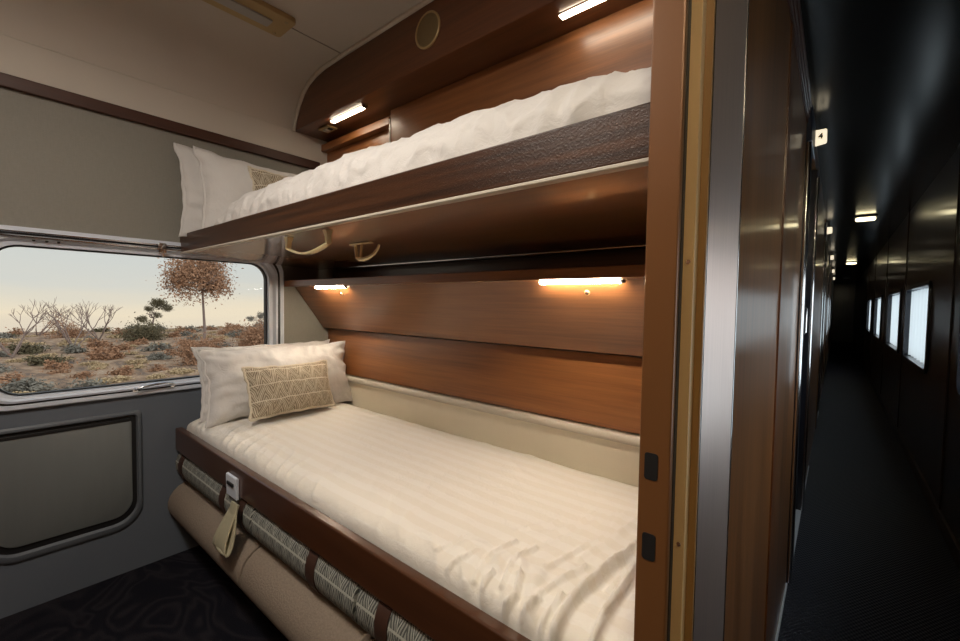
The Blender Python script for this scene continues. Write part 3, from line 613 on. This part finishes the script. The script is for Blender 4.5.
pillow('cushion', 'rectangular beige triangle-patterned cushion standing on the lower bed', 'cushion', (-1.635, .812, .656), .345, .192, .095, (-.06, 1, -.02), (-.36, 0, 1), 'cushion', 0, 33, 80, 50, piping=True, group='patterned cushions')

# seat cushions under the berth rail
seams = [(-1.948, -1.272), (-1.268, -.742), (-.738, -.155)]
lab = ['nearest the window', 'in the middle of the row', 'nearest the cabin door']
def stadium(y0, y1, z0, z1, bulge, x, inset):
    pts = []; n_ = 44; yc, zc = (y0+y1)/2, (z0+z1)/2
    hh = (z1-z0)/2-inset
    for k in range(12): a = math.pi/2+math.pi*k/11; pts.append((x, y0+hh+inset*.6+hh*math.cos(a)*bulge, zc+hh*math.sin(a)))
    for k in range(4): a = -math.pi/2+math.pi*k/3; pts.append((x, y1-.02+.02*math.cos(a)-inset, zc+hh*math.sin(a)))
    return pts
MB().box(X0, -.156, .66, 1.12, 0, .126, .004).build('seat_base', 'black', lb)
for k, (a, b_) in enumerate(seams):
    t_ = thing('seat_cushion', 'taupe upholstered seat cushion %s' % lab[k], 'cushion', ((a+b_)/2, .8, .128), 'taupe seat cushions below the bed')
    rings = []
    L = b_-a
    for i in range(25):
        u = i/24; e = min(u, 1-u)*L; ins = .04*max(0, 1-e/.05)**2 if e < .05 else 0
        rings.append(stadium(.476, 1.12, .1285, .288, 1.0, a+L*(.5-.5*math.cos(math.pi*u)), ins))
    MB().loft(rings, capA=True, capB=True).build('upholstery', 'bolster', t_, smooth=SM)
    for xx in (a+.012, b_-.012): MB().tube([(x_[0], x_[1]-.001, x_[2]) for x_ in stadium(.479, 1.11, .134, .282, 1.0, xx, 0)[:12]], .003, 6).build('piping', 'bolster', t_, smooth=True)
rs = [(-1.948, -1.262), (-1.258, -.752), (-.748, -.155)]
strap_x = [(-1.885, -1.475), (-1.335, -.93), (-.66, -.30)]
for k, (a, b_) in enumerate(rs):
    t_ = thing('backrest_roll', 'grey geometric backrest folded under the rail %s' % lab[k], 'backrest', ((a+b_)/2, .8, .29), 'patterned backrests folded below the bed')
    rings = []; L = b_-a
    for i in range(21):
        u = i/20; e = min(u, 1-u)*L; ins = .016*max(0, 1-e/.025)**2 if e < .025 else 0
        rings.append(stadium(.494, 1.10, .2905, .4265, .85, a+L*(.5-.5*math.cos(math.pi*u)), ins))
    mb = MB(); n_ = len(rings[0]); mb.loft(rings, capA=True, capB=True)
    for i, r_ in enumerate(rings):
        for j in range(n_):
            mb.uv[i*n_+j] = ((r_[0][0]-a)/.5, j/11*1.0)
    mb.build('upholstery', 'roll', t_, smooth=SM)
    for sx_ in strap_x[k]:
        rr_ = [[(x_, p[1]-.0025+(0 if q_ == 0 else .0), p[2]*1.0+(-.0015 if p[2] < .35 else .0)) for p in stadium(.494, 1.10, .2915, .4265, .85, x_, 0)[:12]] for q_, x_ in enumerate((sx_-.019, sx_+.019))]
        ri_ = [[(p[0], p[1]+.003, p[2]) for p in r_] for r_ in rr_]
        MB().loft([ri_[0], rr_[0], rr_[1], ri_[1]], closed=False).build('strap', 'strap_brown', t_, smooth=SM)
# webbing pull strap clipped over the rail
ps = thing('pull_strap', 'pale webbing loop hanging from a metal clip on the rail', 'strap', (-1.385, .50, .46))
MB().prism([(.5068, .404), (.5068, .468), (.503, .4705), (.4985, .469), (.4975, .462), (.4995, .404)], 'X', -1.420, -1.345, .001).build('clip', 'alu', ps, smooth=SM)
MB().box(-1.405, -1.360, .494, .4990, .440, .450, .001).build('slot', 'black', ps)
def strap_pt(u, v):   # u along loop, v across
    a = u*2*math.pi
    z = .340 + .068*math.cos(a) ; wide = .5-.5*math.cos(a)
    y = .4885 - .034*wide + .013*math.sin(a)*wide
    wd_ = .022 + .026*wide
    return Vector((-1.322 + (v-.5)*2*wd_ + .012*math.sin(a)*wide - .020*wide, y - .004*math.sin(math.pi*v)*(1 if a < math.pi else -1)*wide, z))
mb = MB(); mb.grid(strap_pt, 48, 6); o = mb.build('loop', 'strap_pale', ps, smooth=True)
md = o.modifiers.new('thickness', 'SOLIDIFY'); md.thickness = .003

# ================================================================== CORRIDOR FITTINGS
plates = []
def number_plate(y, txt, label):
    t_ = thing('number_plate', label, 'sign', (-.10, y, 1.70), 'lit cabin number plates')
    pl = [(-.094, 1.662), (-.094, 1.722), (-.060, 1.722), (-.056, 1.718), (-.055, 1.672), (-.059, 1.667)]
    MB().prism(pl, 'Y', y, y+.016).build('lit_panel', 'sign', t_)
    MB().box(-.100, -.092, y-.002, y+.018, 1.655, 1.728, .001).build('bracket', 'corr_frame', t_)
    if txt:
        cu = bpy.data.curves.new('numeral', 'FONT'); cu.body = txt; cu.size = .030; cu.extrude = .0006; cu.offset = .0012; cu.align_x = 'CENTER'; cu.align_y = 'CENTER'
        to = bpy.data.objects.new('numeral', cu); C.objects.link(to)
        me = bpy.data.meshes.new_from_object(to.evaluated_get(bpy.context.evaluated_depsgraph_get())); bpy.data.objects.remove(to)
        me.transform(Matrix.Rotation(math.pi/2, 4, 'X')); me.transform(Matrix.Translation((-.0755+.10, -.0008, 1.695-1.70))); me.materials.clear(); me.materials.append(MT['sign_ink'])
        o2 = bpy.data.objects.new('numeral', me); C.objects.link(o2); o2.parent = t_
number_plate(2.22, '4', 'nearest lit number plate reading 4 above the cabin door')
for k, y in enumerate((4.9, 7.5, 10.2, 12.7)):
    number_plate(y, '', ['second lit plate beyond number 4', 'third lit plate along the corridor', 'fourth small lit plate along the corridor', 'farthest tiny lit plate in the corridor'][k])
for k, (x, y) in enumerate(((.155, 4.75), (.155, 9.2), (.155, 13.5), (.155, -.30))):  # last lamp is unseen, added to light the door jamb and bed
    t_ = thing('ceiling_lamp', ['nearest oval ceiling lamp in the corridor', 'second glowing ceiling lamp down the corridor', 'faint farthest ceiling lamp down the corridor', 'corridor ceiling lamp above the camera end'][k], 'lamp', (x, y, 1.765), 'corridor ceiling lamps')
    MB().prism(rrect(x-.075, x+.075, y-.06, y+.06, .03, 5), 'Z', 1.750, 1.7645, .003).build('rim', 'corr_frame', t_, smooth=SM)
    MB().prism(rrect(x-.062, x+.062, y-.047, y+.047, .022, 5), 'Z', 1.732, 1.750, .005).build('diffuser', ('clamp', 'clamp', 'bulb_off', 'clamp_near')[k], t_, smooth=SM)

# ================================================================== OUTBACK
GZ = -2.5
def gnd(u, v):
    x = -4-70*u; y = -25 + 75*v
    z = GZ + .16*noise.noise(Vector((x*.12, y*.12, 0))) + .05*noise.noise(Vector((x*.9, y*.9, 0)))
    if x < -60: z -= ((-60-x)*.12)**2*2
    return (x, y, z)
tag(MB().grid(gnd, 120, 130).build('desert_ground', 'ground', smooth=True), 'flat red-brown desert plain outside the train window', 'ground')
def leaves(c, rad, n_, s_, seed, squash=.7, low=-.05):
    rnd = random.Random(seed); mb = MB(); vs = []; fs = []
    cl_ = [Vector((rnd.uniform(-1, 1), rnd.uniform(-1, 1), rnd.uniform(-.2 if low > -.5 else -1, 1))).normalized()*rnd.uniform(.3, .8) for _ in range(9 if low > -.5 else 26)]
    for _ in range(n_):
        b_ = rnd.choice(cl_); p = b_ + Vector((rnd.gauss(0, .22), rnd.gauss(0, .22), rnd.gauss(0, .2)))
        p = Vector((p.x*rad, p.y*rad, max(low, p.z)*rad*squash)) + Vector(c)
        d = Vector((rnd.gauss(0, 1), rnd.gauss(0, 1), rnd.gauss(0, 1))).normalized(); e = d.cross(Vector((rnd.gauss(0, 1), rnd.gauss(0, 1), rnd.gauss(0, 1)))).normalized()
        k = len(vs); ss_ = s_*rnd.uniform(.5, 1.4); vs += [p-d*ss_, p+e*ss_*.4, p+d*ss_, p-e*ss_*.4]; fs.append([k, k+1, k+2, k+3])
    return mb.add(vs, fs)
def twigs(mb, p, d, L, r, depth, rnd, spread=.6):
    q_ = p + d*L + Vector((rnd.gauss(0, .06), rnd.gauss(0, .06), 0))*L
    mb.tube([p, (p+q_)/2 + Vector((rnd.gauss(0, .04), rnd.gauss(0, .04), 0))*L, q_], [r, r*.8, r*.6], 5, False)
    if depth:
        for _ in range(rnd.choice((2, 3))):
            dd = (d + Vector((rnd.gauss(0, spread), rnd.gauss(0, spread), rnd.gauss(.1, spread*.6)))).normalized()
            twigs(mb, q_, dd, L*rnd.uniform(.55, .8), r*.6, depth-1, rnd, spread)
def shrub(loc, rad, mat, label, seed, n_=900, squash=.7, group='desert shrubs'):
    t_ = thing('desert_shrub', label, 'shrub', loc, group)
    leaves(loc, rad, n_ if n_ < 1000 else n_*3, rad*(.11 if n_ < 1000 else .04), seed, squash).build('foliage', mat, t_)
    mb = MB(); rnd = random.Random(seed)
    for _ in range(5):
        twigs(mb, Vector(loc)-Vector((0, 0, .1)), Vector((rnd.gauss(0, .5), rnd.gauss(0, .5), 1)).normalized(), rad*.35, rad*.03, 1, rnd)
    mb.build('stems', 'bark', t_)
    return t_
protos = [shrub((-30, -6.0, GZ), .8, 'leaf_grey', 'low grey-green desert shrub', 1), shrub((-34, -4.5, GZ), .75, 'leaf_rust', 'low rust-brown desert shrub', 2), shrub((-26, -5, GZ), .5, 'leaf_straw', 'low straw coloured grass tuft', 3, squash=.5), shrub((-40, -5, GZ), .85, 'leaf_dark', 'low dark olive desert shrub', 4)]
rnd = random.Random(11); taken = [(-26.5, 8.2, 1.9), (-30, 9.3, .4), (-30, 13.2, 2.8), (-44, 9.2, 2.6), (-50, 5.1, 2.1), (-36, 1.6, .5), (-40, 4.6, .5), (-46, 6.8, .5), (-54, 3.9, .5), (-50, 10.9, .5), (-40, 17.1, .5)]
R0 = (.9, .85, .62, .95)
for i in range(5000):
    if len(taken) > 290: break
    x = -19*(59/19)**rnd.random(); y = -x*rnd.uniform(-.01, .46)
    ki = rnd.choice((0, 0, 1, 1, 2, 3)); s_ = rnd.uniform(.7, 1.35)*(1 if x > -42 else 1.25); rr_ = R0[ki]*s_*1.0
    if any((x-a_)**2+(y-b_)**2 < (rr_+c_)**2 for a_, b_, c_ in taken): continue
    taken.append((x, y, rr_)); src = protos[ki]
    r_ = src.copy(); C.objects.link(r_); r_.location = (x, y, GZ-.02); r_.rotation_euler = (0, 0, rnd.uniform(0, 6)); r_.scale = (s_, s_, s_*rnd.uniform(.6, 1.0))
    for ch in src.children:
        c_ = ch.copy(); C.objects.link(c_); c_.parent = r_
# hero bushes and trees
shrub((-26.5, 8.2, GZ), 1.5, 'leaf_rust', 'big rust-brown bush in front of the round-crowned tree', 21, 2200, 1.15, 'large desert bushes')
shrub((-30, 13.2, GZ), 2.2, 'leaf_rust', 'largest orange-brown bush beside the right window edge', 22, 3000, 1.0, 'large desert bushes')
shrub((-44, 9.2, GZ), 2.0, 'leaf_dark', 'dark green bush beside the small umbrella-shaped tree', 23, 2200, .95, 'large desert bushes')
shrub((-50, 5.1, GZ), 1.6, 'leaf_rust', 'rounded brown bush left of the small dark tree', 24, 1600, 1.1, 'large desert bushes')
def tree(loc, hgt, trunk, crown_c, crown_r, mat, label, seed, clumps=None, lean=0):
    t_ = thing('desert_tree', label, 'tree', loc); rnd = random.Random(seed); mb = MB(); b_ = Vector(loc)
    top = b_ + Vector((0, lean, hgt)); mb.tube([b_, b_*.6+top*.4+Vector((0, .1, 0)), top], [trunk, trunk*.8, trunk*.55], 7)
    for _ in range(7): twigs(mb, top, Vector((rnd.gauss(0, .7), rnd.gauss(0, .9), rnd.uniform(.2, 1.0))).normalized(), crown_r*.45, trunk*.4, 2, rnd)
    mb.build('trunk', 'bark', t_)
    if clumps:
        for (dy, dz, r_) in clumps: leaves((loc[0], crown_c[0]+dy, crown_c[1]+dz), r_*.9, 1300, r_*.085, rnd.random(), .8, -.9).build('crown', mat, t_)
    elif crown_r and mat:
        leaves((loc[0], crown_c[0], crown_c[1]), crown_r, 11000, crown_r*.04, seed, .85, -2).build('crown', mat, t_)
tree((-30, 9.3, GZ), 3.9, .10, (9.15, 2.45), 2.0, 'leaf_rust', 'tall round-crowned brown tree by the berth corner', 31)
tree((-50, 10.9, GZ), 1.6, .12, (11.6, -.1), .9, 'leaf_dark', 'small dark umbrella-shaped tree on the horizon', 33, clumps=[(.2, .65, .95), (-.6, .1, .5), (.9, .2, .6), (-1.1, -.9, .6), (.1, -.5, .45)], lean=.5)
tree((-40, 17.1, GZ), 1.5, .07, (17.0, -.6), .9, 'leaf_grey', 'sparse grey tree at the right edge of window', 36, clumps=[(0, .2, .5), (-.9, -.1, .4), (.6, -.6, .5)])
def bare(loc, hgt, label, seed, n_=4):
    t_ = thing('bare_tree', label, 'tree', loc, 'leafless desert trees'); rnd = random.Random(seed); mb = MB()
    for k in range(n_): twigs(mb, Vector(loc), Vector((rnd.gauss(0, .3), rnd.uniform(-.9, .9), 1)).normalized(), hgt*.4, .055, 3, rnd, .35)
    mb.build('branches', 'bark', t_)
bare((-36, 1.6, GZ), 3.4, 'leafless tree with upswept twigs at the left window edge', 41)
bare((-40, 4.6, GZ), 3.3, 'spreading leafless shrub-tree left of centre', 42, 5)
bare((-46, 6.8, GZ), 3.4, 'leafless tree nearer the middle of the window', 43)
bare((-54, 3.9, GZ), 3.2, 'low leafless tree far off on the horizon', 44)

# ================================================================== scale the whole place to metres
done = set(); SMx = Matrix.Scale(S, 4)
for o in list(C.objects):
    o.location = o.location*S
    if o.type == 'MESH':
        if o.data.name not in done: done.add(o.data.name); o.data.transform(SMx)
        for md in o.modifiers:
            if md.type == 'SOLIDIFY': md.thickness *= S
    if o.type == 'LIGHT': o.data.size *= S; o.data.energy *= S*S
